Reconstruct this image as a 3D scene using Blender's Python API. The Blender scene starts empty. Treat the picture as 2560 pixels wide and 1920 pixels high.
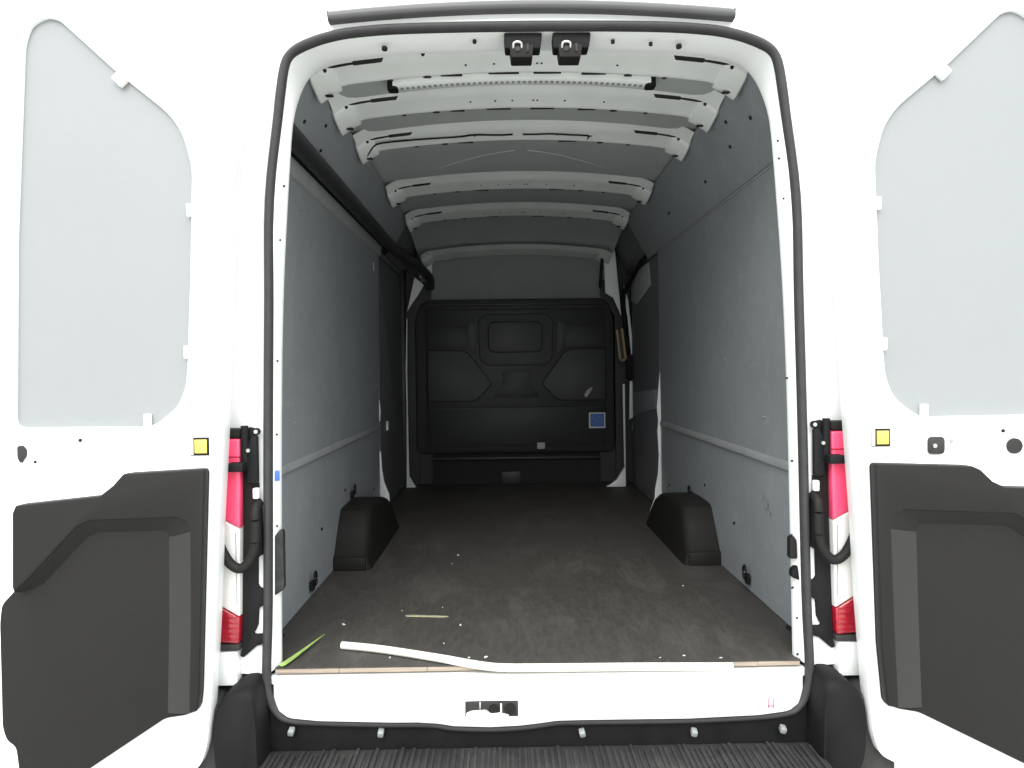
import bpy, bmesh, math, random
from mathutils import Matrix, Vector
from mathutils.geometry import tessellate_polygon

random.seed(7)
scene = bpy.context.scene
col = scene.collection

# ------------------------------------------------------------------ camera
F_PX, W_PX = 1802.0, 2560.0
cam_data = bpy.data.cameras.new('camera')
cam_data.sensor_width = 36.0
cam_data.lens = 36.0 * F_PX / W_PX
cam_data.clip_start = 0.05
cam_data.clip_end = 500
cam = bpy.data.objects.new('camera', cam_data)
col.objects.link(cam)
yaw, pitch, roll = math.radians(0.55), math.radians(-1.1), math.radians(0.7)
fw = Vector((math.sin(yaw) * math.cos(pitch), math.cos(yaw) * math.cos(pitch), math.sin(pitch)))
r0 = Vector((math.cos(yaw), -math.sin(yaw), 0))
u0 = r0.cross(fw)
rt = r0 * math.cos(roll) - u0 * math.sin(roll)
up = u0 * math.cos(roll) + r0 * math.sin(roll)
M = Matrix((rt, up, -fw)).transposed().to_4x4()
M.translation = Vector((-0.091, -2.15, 1.584))
cam.matrix_world = M
scene.camera = cam

# ------------------------------------------------------------------ light: bright flat white overcast
world = bpy.data.worlds.new('World')
scene.world = world
world.use_nodes = True
wn = world.node_tree.nodes
# overcast sky: the zenith several times as bright as the horizon
wl_ = world.node_tree.links
w_tc = wn.new('ShaderNodeTexCoord')
w_sep = wn.new('ShaderNodeSeparateXYZ')
w_rng = wn.new('ShaderNodeMapRange')
w_rng.inputs['From Min'].default_value = 0.0
w_rng.inputs['From Max'].default_value = 1.0
w_rng.inputs['To Min'].default_value = 0.40
w_rng.inputs['To Max'].default_value = 2.40
wl_.new(w_tc.outputs['Generated'], w_sep.inputs[0])
wl_.new(w_sep.outputs['Z'], w_rng.inputs['Value'])
wl_.new(w_rng.outputs[0], wn['Background'].inputs['Strength'])
wn['Background'].inputs['Color'].default_value = (0.965, 0.995, 1.0, 1)
sun_data = bpy.data.lights.new('overcast_sun', 'SUN')
sun_data.energy = 0.95
sun_data.angle = math.radians(35)
sun_data.color = (1.0, 0.985, 0.95)
sun = bpy.data.objects.new('overcast_sun', sun_data)
col.objects.link(sun)
sun.rotation_euler = (math.radians(51), 0, math.radians(-8))
scene.view_settings.view_transform = 'Standard'
scene.view_settings.look = 'None'
scene.view_settings.exposure = 1.18
scene.view_settings.gamma = 1.0
scene.cycles.max_bounces = 12
scene.cycles.diffuse_bounces = 8


# ------------------------------------------------------------------ materials
def mat(name, c, rough=0.5, metal=0.0, var=0.0, vscale=6.0, bump=0.0, bscale=120.0, spec=0.5,
        smudge=None, smudge_amt=0.0, smudge_scale=3.0, stretch=(1, 1, 1), coat=0.0):
    m = bpy.data.materials.new(name)
    m.use_nodes = True
    nt = m.node_tree
    b = nt.nodes['Principled BSDF']
    b.inputs['Base Color'].default_value = (*c, 1)
    b.inputs['Roughness'].default_value = rough
    b.inputs['Metallic'].default_value = metal
    b.inputs['Specular IOR Level'].default_value = spec
    b.inputs['Coat Weight'].default_value = coat
    tc = nt.nodes.new('ShaderNodeTexCoord')
    mp = nt.nodes.new('ShaderNodeMapping')
    mp.inputs['Scale'].default_value = stretch
    nt.links.new(tc.outputs['Object'], mp.inputs['Vector'])
    last = None
    if var > 0:
        n = nt.nodes.new('ShaderNodeTexNoise')
        n.inputs['Scale'].default_value = vscale
        n.inputs['Detail'].default_value = 6
        n.inputs['Roughness'].default_value = 0.6
        nt.links.new(mp.outputs[0], n.inputs['Vector'])
        r = nt.nodes.new('ShaderNodeMapRange')
        r.inputs['From Min'].default_value = 0.3
        r.inputs['From Max'].default_value = 0.7
        r.inputs['To Min'].default_value = 1 - var
        r.inputs['To Max'].default_value = 1 + var
        nt.links.new(n.outputs['Fac'], r.inputs['Value'])
        mx = nt.nodes.new('ShaderNodeMix')
        mx.data_type = 'RGBA'
        mx.blend_type = 'MULTIPLY'
        mx.inputs['Factor'].default_value = 1
        mx.inputs['A'].default_value = (*c, 1)
        nt.links.new(r.outputs[0], mx.inputs['B'])
        last = mx.outputs['Result']
        rr = nt.nodes.new('ShaderNodeMapRange')
        rr.inputs['To Min'].default_value = max(0.02, rough - 0.12)
        rr.inputs['To Max'].default_value = min(1, rough + 0.12)
        nt.links.new(n.outputs['Fac'], rr.inputs['Value'])
        nt.links.new(rr.outputs[0], b.inputs['Roughness'])
    if smudge:
        n2 = nt.nodes.new('ShaderNodeTexNoise')
        n2.inputs['Scale'].default_value = smudge_scale
        n2.inputs['Detail'].default_value = 9
        n2.inputs['Roughness'].default_value = 0.68
        n2.inputs['Distortion'].default_value = 0.6
        nt.links.new(mp.outputs[0], n2.inputs['Vector'])
        r2 = nt.nodes.new('ShaderNodeMapRange')
        r2.inputs['From Min'].default_value = 0.5
        r2.inputs['From Max'].default_value = 0.78
        r2.inputs['To Min'].default_value = 0
        r2.inputs['To Max'].default_value = smudge_amt
        nt.links.new(n2.outputs['Fac'], r2.inputs['Value'])
        mx2 = nt.nodes.new('ShaderNodeMix')
        mx2.data_type = 'RGBA'
        nt.links.new(r2.outputs[0], mx2.inputs['Factor'])
        if last:
            nt.links.new(last, mx2.inputs['A'])
        else:
            mx2.inputs['A'].default_value = (*c, 1)
        mx2.inputs['B'].default_value = (*smudge, 1)
        last = mx2.outputs['Result']
    if last:
        nt.links.new(last, b.inputs['Base Color'])
    if bump > 0:
        n3 = nt.nodes.new('ShaderNodeTexNoise')
        n3.inputs['Scale'].default_value = bscale
        n3.inputs['Detail'].default_value = 4
        nt.links.new(mp.outputs[0], n3.inputs['Vector'])
        bp = nt.nodes.new('ShaderNodeBump')
        bp.inputs['Strength'].default_value = bump
        bp.inputs['Distance'].default_value = 0.003
        nt.links.new(n3.outputs['Fac'], bp.inputs['Height'])
        nt.links.new(bp.outputs[0], b.inputs['Normal'])
    return m


MT = dict(
    paint=mat('white_paint', (0.82, 0.83, 0.82), 0.32, var=0.015, vscale=3, coat=0.3),
    roofpaint=mat('primer_white_paint', (0.79, 0.81, 0.79), 0.5, var=0.05, vscale=5, bump=0.03, bscale=40),
    seal=mat('black_rubber', (0.040, 0.0395, 0.040), 0.65, spec=0.3, var=0.15, vscale=30, bump=0.15, bscale=200),
    lining=mat('grey_lining', (0.262, 0.279, 0.291), 0.55, spec=0.35, var=0.07, vscale=3, bump=0.06, bscale=160,
               smudge=(0.38, 0.40, 0.40), smudge_amt=0.4, smudge_scale=14),
    roofskin=mat('grey_roof_skin', (0.43, 0.45, 0.44), 0.55, var=0.06, vscale=4, bump=0.05, bscale=30),  # roof skin, a darker grey than the bows
    headliner=mat('grey_headliner', (0.24, 0.255, 0.255), 0.8, var=0.08, vscale=4),
    seam=mat('seam_sealer', (0.34, 0.34, 0.33), 0.7),
    rail=mat('grey_edge_strip', (0.30, 0.31, 0.315), 0.5, var=0.12, vscale=14),
    trim_lit=mat('lit_trim_plastic', (0.0145, 0.0142, 0.0135), 0.42, spec=0.46),  # trim plastic again, made lighter and glossier to look more brightly lit
    liner=mat('light_grey_door_lining', (0.252, 0.264, 0.268), 0.45, var=0.012, vscale=2, bump=0.05, bscale=90,
              smudge=(0.36, 0.375, 0.375), smudge_amt=0.05, smudge_scale=20),
    trim=mat('charcoal_trim_plastic', (0.0135, 0.0126, 0.0118), 0.6, spec=0.2, var=0.06, vscale=8, bump=0.25, bscale=320),
    floor=mat('brown_load_floor', (0.046, 0.0420, 0.0380), 0.62, spec=0.35, var=0.16, vscale=38, bump=0.25, bscale=260,
              smudge=(0.12, 0.112, 0.102), smudge_amt=0.42, smudge_scale=4.5, stretch=(1.6, 0.5, 1)),
    sidedoor=mat('dark_side_door_lining', (0.13, 0.13, 0.14), 0.6, var=0.08, vscale=4),
    plyedge=mat('plywood_edge', (0.30, 0.245, 0.195), 0.75, var=0.3, vscale=10, stretch=(1, 20, 40)),
    black=mat('black_plastic', (0.009, 0.009, 0.010), 0.6, spec=0.18, var=0.15, vscale=20, bump=0.1, bscale=200),
    dark=mat('dark_cavity', (0.010, 0.011, 0.010), 0.8),
    bulk=mat('black_bulkhead', (0.025, 0.025, 0.028), 0.5, var=0.08, vscale=6, bump=0.1, bscale=150),
    bulk2=mat('bulkhead_panel', (0.03, 0.03, 0.034), 0.5, var=0.1, vscale=6, bump=0.1, bscale=150),
    bumper=mat('bumper_plastic', (0.026, 0.026, 0.025), 0.6, spec=0.3, var=0.25, vscale=9, bump=0.3, bscale=260,
               smudge=(0.08, 0.08, 0.077), smudge_amt=0.5, smudge_scale=8),
    bumpdark=mat('bumper_inner_plastic', (0.009, 0.009, 0.009), 0.65, spec=0.15, var=0.2, vscale=12, bump=0.2, bscale=260),
    red=mat('red_lens', (0.97, 0.085, 0.19), 0.3, coat=0.6),
    redlow=mat('dark_red_lens', (0.33, 0.005, 0.018), 0.12, coat=0.8, var=0.3, vscale=60),
    clear=mat('clear_lens', (0.80, 0.79, 0.76), 0.12, coat=0.8),
    strip=mat('grey_roof_strip', (0.065, 0.064, 0.066), 0.45, var=0.08, vscale=8),
    metal=mat('bright_metal', (0.6, 0.6, 0.58), 0.28, metal=0.9),
    yellow=mat('yellow_reflector', (0.75, 0.58, 0.10), 0.3, var=0.12, vscale=60, coat=0.5),
    white=mat('white_plastic', (0.84, 0.84, 0.81), 0.4),
    pipe=mat('ivory_pipe', (0.74, 0.72, 0.65), 0.4),
    blue=mat('blue_sticker', (0.06, 0.16, 0.52), 0.4),
    green=mat('green_leaf', (0.26, 0.37, 0.10), 0.5, var=0.25, vscale=20),
    wood=mat('pale_wood', (0.32, 0.30, 0.19), 0.7, var=0.2, vscale=40),
    crumb=mat('pale_crumb', (0.5, 0.49, 0.46), 0.7),
    tan=mat('tan_label', (0.42, 0.32, 0.14), 0.6),
    pink=mat('faded_pink_ink', (0.62, 0.22, 0.28), 0.6),
    ground=mat('pale_concrete', (0.37, 0.37, 0.355), 0.85, var=0.12, vscale=1.5, bump=0.3, bscale=60),
    tyre=mat('tyre_rubber', (0.02, 0.02, 0.02), 0.8),
)


# ------------------------------------------------------------------ mesh helpers
def finish(name, bm, m, parent=None, smooth=35, bevel=0.0, seg=2):
    bmesh.ops.remove_doubles(bm, verts=bm.verts, dist=1e-5)
    bmesh.ops.recalc_face_normals(bm, faces=bm.faces)
    if bevel > 0:
        es = [e for e in bm.edges if len(e.link_faces) == 2 and e.calc_face_angle(0) > math.radians(28)]
        bmesh.ops.bevel(bm, geom=es, offset=bevel, segments=seg, profile=0.5, affect='EDGES', clamp_overlap=True)
    me = bpy.data.meshes.new(name)
    bm.to_mesh(me)
    bm.free()
    for mm in (m if isinstance(m, (list, tuple)) else [m]):
        me.materials.append(MT[mm])
    if smooth:
        for p in me.polygons:
            p.use_smooth = True
        me.set_sharp_from_angle(angle=math.radians(smooth))
    o = bpy.data.objects.new(name, me)
    col.objects.link(o)
    o.parent = parent
    return o


def add_box(bm, x, y, z):
    vs = [bm.verts.new((a, b, c)) for a in x for b in y for c in z]
    for f in ((0, 1, 3, 2), (4, 6, 7, 5), (0, 4, 5, 1), (2, 3, 7, 6), (0, 2, 6, 4), (1, 5, 7, 3)):
        bm.faces.new([vs[i] for i in f])


def box(name, x, y, z, m, parent=None, bevel=0.0, seg=2):
    bm = bmesh.new()
    add_box(bm, x, y, z)
    return finish(name, bm, m, parent, bevel=bevel, seg=seg)


def add_prism(bm, poly, a0, a1, axis='y'):
    def P(u, v, a):
        return {'y': (u, a, v), 'x': (a, u, v), 'z': (u, v, a)}[axis]
    A = [bm.verts.new(P(u, v, a0)) for u, v in poly]
    B = [bm.verts.new(P(u, v, a1)) for u, v in poly]
    n = len(poly)
    bm.faces.new(A)
    bm.faces.new(B[::-1])
    for i in range(n):
        bm.faces.new((A[i], A[(i + 1) % n], B[(i + 1) % n], B[i]))


def prism(name, poly, a0, a1, m, parent=None, axis='y', bevel=0.0, seg=2, smooth=35):
    bm = bmesh.new()
    add_prism(bm, poly, a0, a1, axis)
    return finish(name, bm, m, parent, bevel=bevel, seg=seg, smooth=smooth)


def holed(bm, outer, holes, y0, y1, back=True):
    loops = [outer] + holes
    tri = tessellate_polygon([[Vector((u, v, 0)) for u, v in l] for l in loops])
    flat = [p for l in loops for p in l]
    A = [bm.verts.new((u, y0, v)) for u, v in flat]
    B = [bm.verts.new((u, y1, v)) for u, v in flat]
    for t in tri:
        try:
            bm.faces.new([A[i] for i in t])
        except ValueError:
            pass
        if back:
            try:
                bm.faces.new([B[i] for i in t][::-1])
            except ValueError:
                pass
    k = 0
    for l in loops:
        n = len(l)
        for i in range(n):
            a, b = k + i, k + (i + 1) % n
            bm.faces.new((A[a], A[b], B[b], B[a]))
        k += n


def catmull(pts, n=4, closed=False):
    P = [Vector(p) for p in pts]
    out = []
    N = len(P)
    rng = N if closed else N - 1
    for i in range(rng):
        if closed:
            p0, p1, p2, p3 = P[i - 1], P[i], P[(i + 1) % N], P[(i + 2) % N]
        else:
            p1, p2 = P[i], P[i + 1]
            p0 = P[i - 1] if i > 0 else p1 * 2 - p2
            p3 = P[i + 2] if i + 2 < N else p2 * 2 - p1
        for k in range(n):
            t = k / n
            out.append(0.5 * ((2 * p1) + (p2 - p0) * t + (2 * p0 - 5 * p1 + 4 * p2 - p3) * t * t
                              + (3 * p1 - p0 - 3 * p2 + p3) * t ** 3))
    if not closed:
        out.append(P[-1].copy())
    return out


def smoothpoly(pts, n=3):
    return [(p.x, p.y) for p in catmull([(a, b, 0) for a, b in pts], n, closed=True)]


def roundpoly(pts, r, n=4):
    """round the corners of a polygon with radius up to r"""
    out = []
    N = len(pts)
    for i in range(N):
        a, b, c = Vector(pts[i - 1]), Vector(pts[i]), Vector(pts[(i + 1) % N])
        d0, d1 = (a - b), (c - b)
        l = min(r, d0.length * .45, d1.length * .45)
        p, q = b + d0.normalized() * l, b + d1.normalized() * l
        for k in range(n + 1):
            t = k / n
            out.append(tuple((1 - t) ** 2 * p + 2 * t * (1 - t) * b + t * t * q))
    return out


def add_tube(bm, pts, r, n=10, sub=4, sx=1.0, cap=True):
    path = catmull(pts, sub) if sub > 1 else [Vector(p) for p in pts]
    rings = []
    upv = Vector((0, 0, 1))
    for i, p in enumerate(path):
        t = (path[min(i + 1, len(path) - 1)] - path[max(i - 1, 0)]).normalized()
        s = t.cross(upv)
        if s.length < 0.1:
            s = t.cross(Vector((0, 1, 0)))
        s.normalize()
        w = s.cross(t)
        rr = r(i / (len(path) - 1)) if callable(r) else r
        rings.append([bm.verts.new(p + s * math.cos(2 * math.pi * k / n) * rr * sx + w * math.sin(2 * math.pi * k / n) * rr)
                      for k in range(n)])
    for a, b in zip(rings, rings[1:]):
        for k in range(n):
            bm.faces.new((a[k], a[(k + 1) % n], b[(k + 1) % n], b[k]))
    if cap:
        bm.faces.new(rings[0])
        bm.faces.new(rings[-1][::-1])


def tube(name, pts, r, m, parent=None, n=10, sub=4, sx=1.0):
    bm = bmesh.new()
    add_tube(bm, pts, r, n, sub, sx)
    return finish(name, bm, m, parent, smooth=50)


def loft(bm, loops, closed=False):
    R = [[bm.verts.new(p) for p in l] for l in loops]
    n = len(R[0])
    for a, b in zip(R, R[1:]):
        for k in range(n if closed else n - 1):
            bm.faces.new((a[k], a[(k + 1) % n], b[(k + 1) % n], b[k]))
    return R


def disc(name, c, r, axis, m, parent, depth=0.003, n=12, rx=1.0):
    """small round plug or hole, axis = outward normal"""
    bm = bmesh.new()
    ax = Vector(axis).normalized()
    s = ax.cross(Vector((0, 0, 1)))
    if s.length < .1:
        s = Vector((1, 0, 0))
    s.normalize()
    w = ax.cross(s)
    c = Vector(c)
    A = [bm.verts.new(c + s * math.cos(2 * math.pi * k / n) * r * rx + w * math.sin(2 * math.pi * k / n) * r + ax * depth) for k in range(n)]
    B = [bm.verts.new(c + s * math.cos(2 * math.pi * k / n) * r * rx + w * math.sin(2 * math.pi * k / n) * r - ax * depth) for k in range(n)]
    bm.faces.new(A)
    bm.faces.new(B[::-1])
    for k in range(n):
        bm.faces.new((A[k], A[(k + 1) % n], B[(k + 1) % n], B[k]))
    return finish(name, bm, m, parent)


def empty(name, loc=(0, 0, 0), parent=None):
    o = bpy.data.objects.new(name, None)
    o.location = loc
    o.empty_display_size = 0.2
    col.objects.link(o)
    o.parent = parent
    return o


def tag(o, label, cat, group=None):
    o['label'] = label
    o['category'] = cat
    if group:
        o['group'] = group
    return o


# ------------------------------------------------------------------ ground
bm = bmesh.new()
vs = [bm.verts.new(p) for p in ((-120, -120, 0), (120, -120, 0), (120, 120, 0), (-120, 120, 0))]
bm.faces.new(vs)
g = finish('ground', bm, 'ground', smooth=0)
g['kind'] = 'structure'

# ------------------------------------------------------------------ the van
van = empty('panel_van')
tag(van, 'white panel van with both rear doors swung open and an empty cargo bay', 'van')

# --- outline loops of the rear opening (half profiles: x, z from the sill corner up to the roof centre)
SEAL = [(.814, .684), (.806, .905), (.796, 1.43), (.787, 1.80), (.780, 2.09), (.751, 2.331), (.742, 2.406), (.732, 2.469),
        (.719, 2.507), (.694, 2.533), (.656, 2.552), (.60, 2.570), (.517, 2.584), (.355, 2.594), (0, 2.598)]
INNER = [(.782, .70), (.779, .905), (.770, 1.43), (.758, 1.80), (.740, 2.09), (.721, 2.331), (.712, 2.41), (.702, 2.455),
         (.688, 2.487), (.665, 2.515), (.632, 2.534), (.585, 2.546), (.51, 2.557), (.35, 2.568), (0, 2.574)]
OUTER = [(1.00, .684), (1.01, .905), (1.01, 1.43), (.995, 1.80), (.97, 2.09), (.925, 2.331), (.905, 2.43), (.88, 2.52),
         (.85, 2.58), (.80, 2.635), (.73, 2.675), (.64, 2.70), (.53, 2.72), (.355, 2.74), (0, 2.752)]


def full(half):
    L = [(-x, z) for x, z in half]
    return L + [(x, z) for x, z in half[-2::-1]]


def arch(half, y, sub=4):
    return [Vector((p.x, y, p.y)) for p in catmull([(x, z, 0) for x, z in full(half)], sub)]


def mixloop(A, B, t, y):
    return [Vector((a.x + (b.x - a.x) * t, y, a.z + (b.z - a.z) * t)) for a, b in zip(A, B)]


S0, I0, O0 = arch(SEAL, 0), arch(INNER, 0), arch(OUTER, 0)

# outer body: rear frame turning round to the sides and the roof
bm = bmesh.new()
loft(bm, [mixloop(S0, O0, -0.02, 0.02), mixloop(S0, O0, 0.05, 0.0), mixloop(S0, O0, 0.30, 0.0), mixloop(S0, O0, 0.55, 0.006),
          mixloop(S0, O0, 0.8, 0.022), mixloop(S0, O0, 0.94, 0.05), mixloop(S0, O0, 1.0, 0.10), mixloop(S0, O0, 1.03, 0.3),
          mixloop(S0, O0, 1.05, 1.2), mixloop(S0, O0, 1.05, 3.9)])
finish('body_shell', bm, 'paint', van, smooth=60)

# faint panel seams on the rear corner posts
for sx, segs in ((-1, [[(.899, 1.43), (.893, 1.70), (.886, 1.95)], [(.888, 2.03), (.886, 2.12)], [(.858, 2.36), (.846, 2.42)]]), (1, [[(.905, 1.45), (.902, 1.75), (.898, 1.90)], [(.890, 2.02), (.888, 2.09)], [(.893, 2.10), (.905, 2.10), (.907, 2.13)]])):
    for sg in segs:
        tube('panel_seam', [(sx * a, .0105, b) for a, b in sg], .0032, 'seam', van, n=6)

# painted flange inside the seal: shallow pillars and a deeper roof header


def fdep(z):
    t = max(0.0, min(1.0, (z - 2.30) / .22))
    return .030 + .062 * t * t * (3 - 2 * t)


def floop(t, k):
    return [Vector((a.x + (b.x - a.x) * t, -.004 + (fdep(b.z) + .004) * k, a.z + (b.z - a.z) * t)) for a, b in zip(S0, I0)]


bm = bmesh.new()
back = [Vector((p.x * 1.14, .115, p.z if p.z < 2.2 else p.z + (p.z - 2.2) * .16)) for p in I0]
loft(bm, [mixloop(S0, I0, 0.10, 0.012), floop(.35, .0), floop(.78, .5), floop(.97, .9), floop(1.0, 1.0), [Vector((p.x, fdep(p.z) + .012, p.z)) for p in I0], back])
flange = finish('door_frame_flange', bm, 'paint', van, smooth=40)

# rubber seal, a closed loop
BOT = [(.814, .67), (.805, .612), (.781, .565), (.745, .546), (.65, .536), (.44, .529), (.12, .530), (.05, .529), (.005, .523),
       (-.06, .516), (-.147, .513), (-.256, .518), (-.299, .526), (-.36, .531), (-.44, .532), (-.65, .540), (-.745, .549), (-.781, .568),
       (-.806, .614), (-.814, .672)]
loop2 = full(SEAL) + BOT[1:-1]
sp = [(p.x, p.y) for p in catmull([(x, z, 0) for x, z in loop2], 4, closed=True)]
prof = [(-.0125, .004), (-.0135, -.010), (-.010, -.022), (-.003, -.027), (.004, -.025), (.0105, -.017), (.0125, -.006), (.0125, .004)]
bm = bmesh.new()
rings = []
N = len(sp)
for i in range(N):
    a, b = Vector(sp[i - 1]), Vector(sp[(i + 1) % N])
    t = (b - a).normalized()
    nrm = Vector((-t.y, t.x))     # outwards
    c = Vector(sp[i])
    rings.append([bm.verts.new((c.x + nrm.x * u, v, c.y + nrm.y * u)) for u, v in prof])
for i in range(N):
    A, B = rings[i], rings[(i + 1) % N]
    for k in range(len(prof)):
        k2 = (k + 1) % len(prof)
        bm.faces.new((A[k], A[k2], B[k2], B[k]))
finish('door_seal', bm, 'seal', van, smooth=60)

# holes and small marks on the pillars and the header
for x, z in ((-.795, .84), (-.797, .725), (-.782, 1.125), (-.772, 1.62), (-.757, 1.98), (.768, 1.075), (.772, .915), (.786, .823), (.787, .712), (.758, 1.55),
             (.752, 2.088), (.738, 2.208), (.772, 1.30), (-.742, 2.14), (.735, 2.26), (-.778, 1.40)):
    s = 1 if x > 0 else -1
    disc('screw_hole', (x, .013, z), .0032, (-s * .7, -.7, 0), 'dark', flange, depth=.004, n=8)
for x in (-.44, -.17, .246, .36, .445):
    disc('screw_hole', (x, .035, 2.575 - .028 * (x / .5) ** 2), .009 if abs(x) > .4 else .006, (0, -.2, -1), 'dark', flange, depth=.004, n=10)
# dark patches on the pillars
s = -1
prism('pillar_patch', roundpoly([(-.796, .935), (-.796, 1.085), (-.770, 1.115), (-.762, 1.11), (-.762, .935), (-.79, .915)], .008), .006, .03, 'bumper', flange, bevel=.002)
prism('pillar_patch', roundpoly([(.762, 1.005), (.762, 1.066), (.772, 1.075), (.782, 1.06), (.784, 1.005)], .004), .004, .03, 'trim', flange, bevel=.002)
prism('pillar_patch', roundpoly([(.768, .948), (.768, .968), (.784, .985), (.79, .94)], .004), .004, .03, 'black', flange, bevel=.002)
box('pillar_sticker', (-.795, -.770), (.006, .012), (1.262, 1.292), 'blue', flange, bevel=.001)

# door latches under the header
for x0 in (-.082, .062):
    lt = empty('door_latch', (0, 0, 0), van)
    bm = bmesh.new()
    add_prism(bm, roundpoly([(x0, 2.582), (x0 + .114, 2.582), (x0 + .108, 2.537), (x0 + .003, 2.537)], .006), .002, .055)
    finish('latch_plate', bm, 'black', lt, bevel=.003)
    bm = bmesh.new()
    add_prism(bm, roundpoly([(x0 + .016, 2.545), (x0 + .088, 2.545), (x0 + .083, 2.508), (x0 + .021, 2.508)], .005), -.004, .06)
    finish('latch_block', bm, 'trim', lt, bevel=.004)
    tube('striker_loop', [(x0 + .028, -.002, 2.536), (x0 + .029, -.010, 2.546), (x0 + .04, -.012, 2.549), (x0 + .051, -.010, 2.546), (x0 + .052, -.002, 2.536)], .004, 'metal', lt, n=8)
    box('latch_claw', (x0 + .066, x0 + .074), (-.009, -.003), (2.522, 2.546), 'bumper', lt, bevel=.002)
    disc('latch_pivot', (x0 + .040, -.005, 2.532), .008, (0, -1, 0), 'bumper', lt, depth=.003, n=12)

# dark marker strip on the roof edge
bm = bmesh.new()
stp = []
for i in range(33):
    x = -.594 + 1.19 * i / 32
    zc = 2.665 - .030 * (x / .6) ** 2
    stp.append((x, zc))
loft(bm, [[(x, yy, z + dz) for x, z in stp] for yy, dz in ((.03, -.030), (-.028, -.028), (-.033, -.022), (-.033, -.008), (-.026, .0), (.05, .006))])
st = finish('roof_marker_strip', bm, 'strip', van, smooth=50)
for sx in (-1, 1):
    prism('strip_end_cap', [(sx * .590, 2.608), (sx * .594, 2.636), (sx * .597, 2.63), (sx * .593, 2.609)], -.032, .04, 'seal', st)

# --- sill below the load floor; its lower edge follows the seal round the corners
BOTL = sorted(BOT)
EDGE = [(-.806, .70)] + BOTL + [(.806, .70)]


def zbot(x):
    x = max(-.805, min(.805, x))
    for (a, za), (b, zb_) in zip(BOTL, BOTL[1:]):
        if a <= x <= b and b > a:
            return za + (zb_ - za) * (x - a) / (b - a)
    return .62


PROF = [(.045, 0.0), (-.004, 0.0), (-.024, .006), (-.030, .03), (-.033, .20), (-.031, .27), (-.010, .36), (-.010, .41), (-.033, .47), (-.0355, .52), (-.0355, .92), (-.033, .975), (-.010, 1.0)]
bm = bmesh.new()
xs = [-.803 + 1.606 * i / 120 for i in range(121)]
loops = []
for y, v in PROF:
    l = []
    for x in xs:
        e = max(0, (abs(x) - .715) / .088)
        e = min(1, e)
        flat = -.030 if v > .1 else y                      # the groove fades out towards the corners
        yy = y + (flat - y) * min(1, max(0, (abs(x) - .66) / .06)) if v > .02 and v < .99 else y
        yy = yy + (-.002 - yy) * e ** 2 if y < 0 else yy
        zt = .677
        l.append((x, yy, zt + (zbot(x) + .0105 - zt) * v))
    loops.append(l)
loft(bm, loops)
sill = finish('door_sill', bm, 'paint', van, smooth=50)
# latch recess in the sill
lr = box('latch_recess', (-.221, -.064), (-.0375, -.03), (.560, .606), 'bumper', sill, bevel=.002)
prism('latch_keeper', roundpoly([(-.19, .556), (-.10, .556), (-.09, .566), (-.12, .574), (-.145, .572), (-.16, .582), (-.20, .580), (-.217, .574), (-.219, .558)], .004), -.044, -.0378, 'white', sill, bevel=.002)
box('latch_keeper_bar', (-.117, -.112), (-.045, -.0378), (.562, .600), 'white', sill, bevel=.001)
box('latch_keeper_bar', (-.179, -.174), (-.043, -.0378), (.578, .606), 'metal', sill, bevel=.001)
disc('latch_roller', (-.135, -.039, .583), .016, (0, -1, 0), 'trim', sill, depth=.003, n=16)
disc('latch_roller', (-.088, -.039, .585), .016, (0, -1, 0), 'trim', sill, depth=.003, n=16)
# faded red letters at the right end of the sill
LY = (-.0365, -.0345)


def stroke(bm, a, b, w):
    a, b = Vector(a), Vector(b)
    d = (b - a).normalized() * w / 2
    n = Vector((-d.y, d.x))
    add_prism(bm, [tuple(a - d - n), tuple(b + d - n), tuple(b + d + n), tuple(a - d + n)], *LY)


bm = bmesh.new()
cc = [(.657 + .012 * math.cos(t), .586 + .014 * math.sin(t)) for t in [math.radians(v) for v in range(50, 311, 20)]]
for a, b in zip(cc, cc[1:]):
    stroke(bm, a, b, .002)
for a, b in (((.680, .572), (.680, .600)), ((.695, .572), (.695, .600)), ((.680, .578), (.695, .578))):
    stroke(bm, a, b, .0032)
finish('faded_lettering', bm, 'pink', sill, smooth=0)

# ------------------------------------------------------------------ cargo bay
ZF = .70
bm = bmesh.new()
fl = [(-.790, -.001), (.790, -.001), (.80, .03), (.868, .10), (.868, 2.36), (.99, 2.44), (.99, 3.36), (.80, 3.42), (.80, 3.6), (-.80, 3.6), (-.80, 3.42), (-.99, 3.36),
      (-.99, 2.44), (-.868, 2.36), (-.868, .10), (-.80, .03)]
add_prism(bm, fl, ZF - .003, ZF, 'z')
floor = finish('load_floor', bm, 'floor', van, smooth=0)
bm = bmesh.new()
x = -.789
while x < .78:
    w = random.uniform(.12, .34)
    x1 = min(.789, x + w)
    add_box(bm, (x, x1 - .0015), (random.uniform(-.0035, -.0012), .05), (ZF - .0155, ZF - .0035))
    x = x1
finish('plywood_edge', bm, 'plyedge', floor)
box('ply_core', (-.86, .86), (.05, 3.5), (ZF - .016, ZF - .0035), 'plyedge', floor)
box('under_floor', (-.98, .98), (.02, 3.8), (ZF - .09, ZF - .018), 'black', floor)


# side walls
def wallx(z):
    if z < 2.30:
        return .868 - .012 * max(0, (z - 1.25)) / 1.05
    return .856 - (z - 2.30) / .27 * .145


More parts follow.
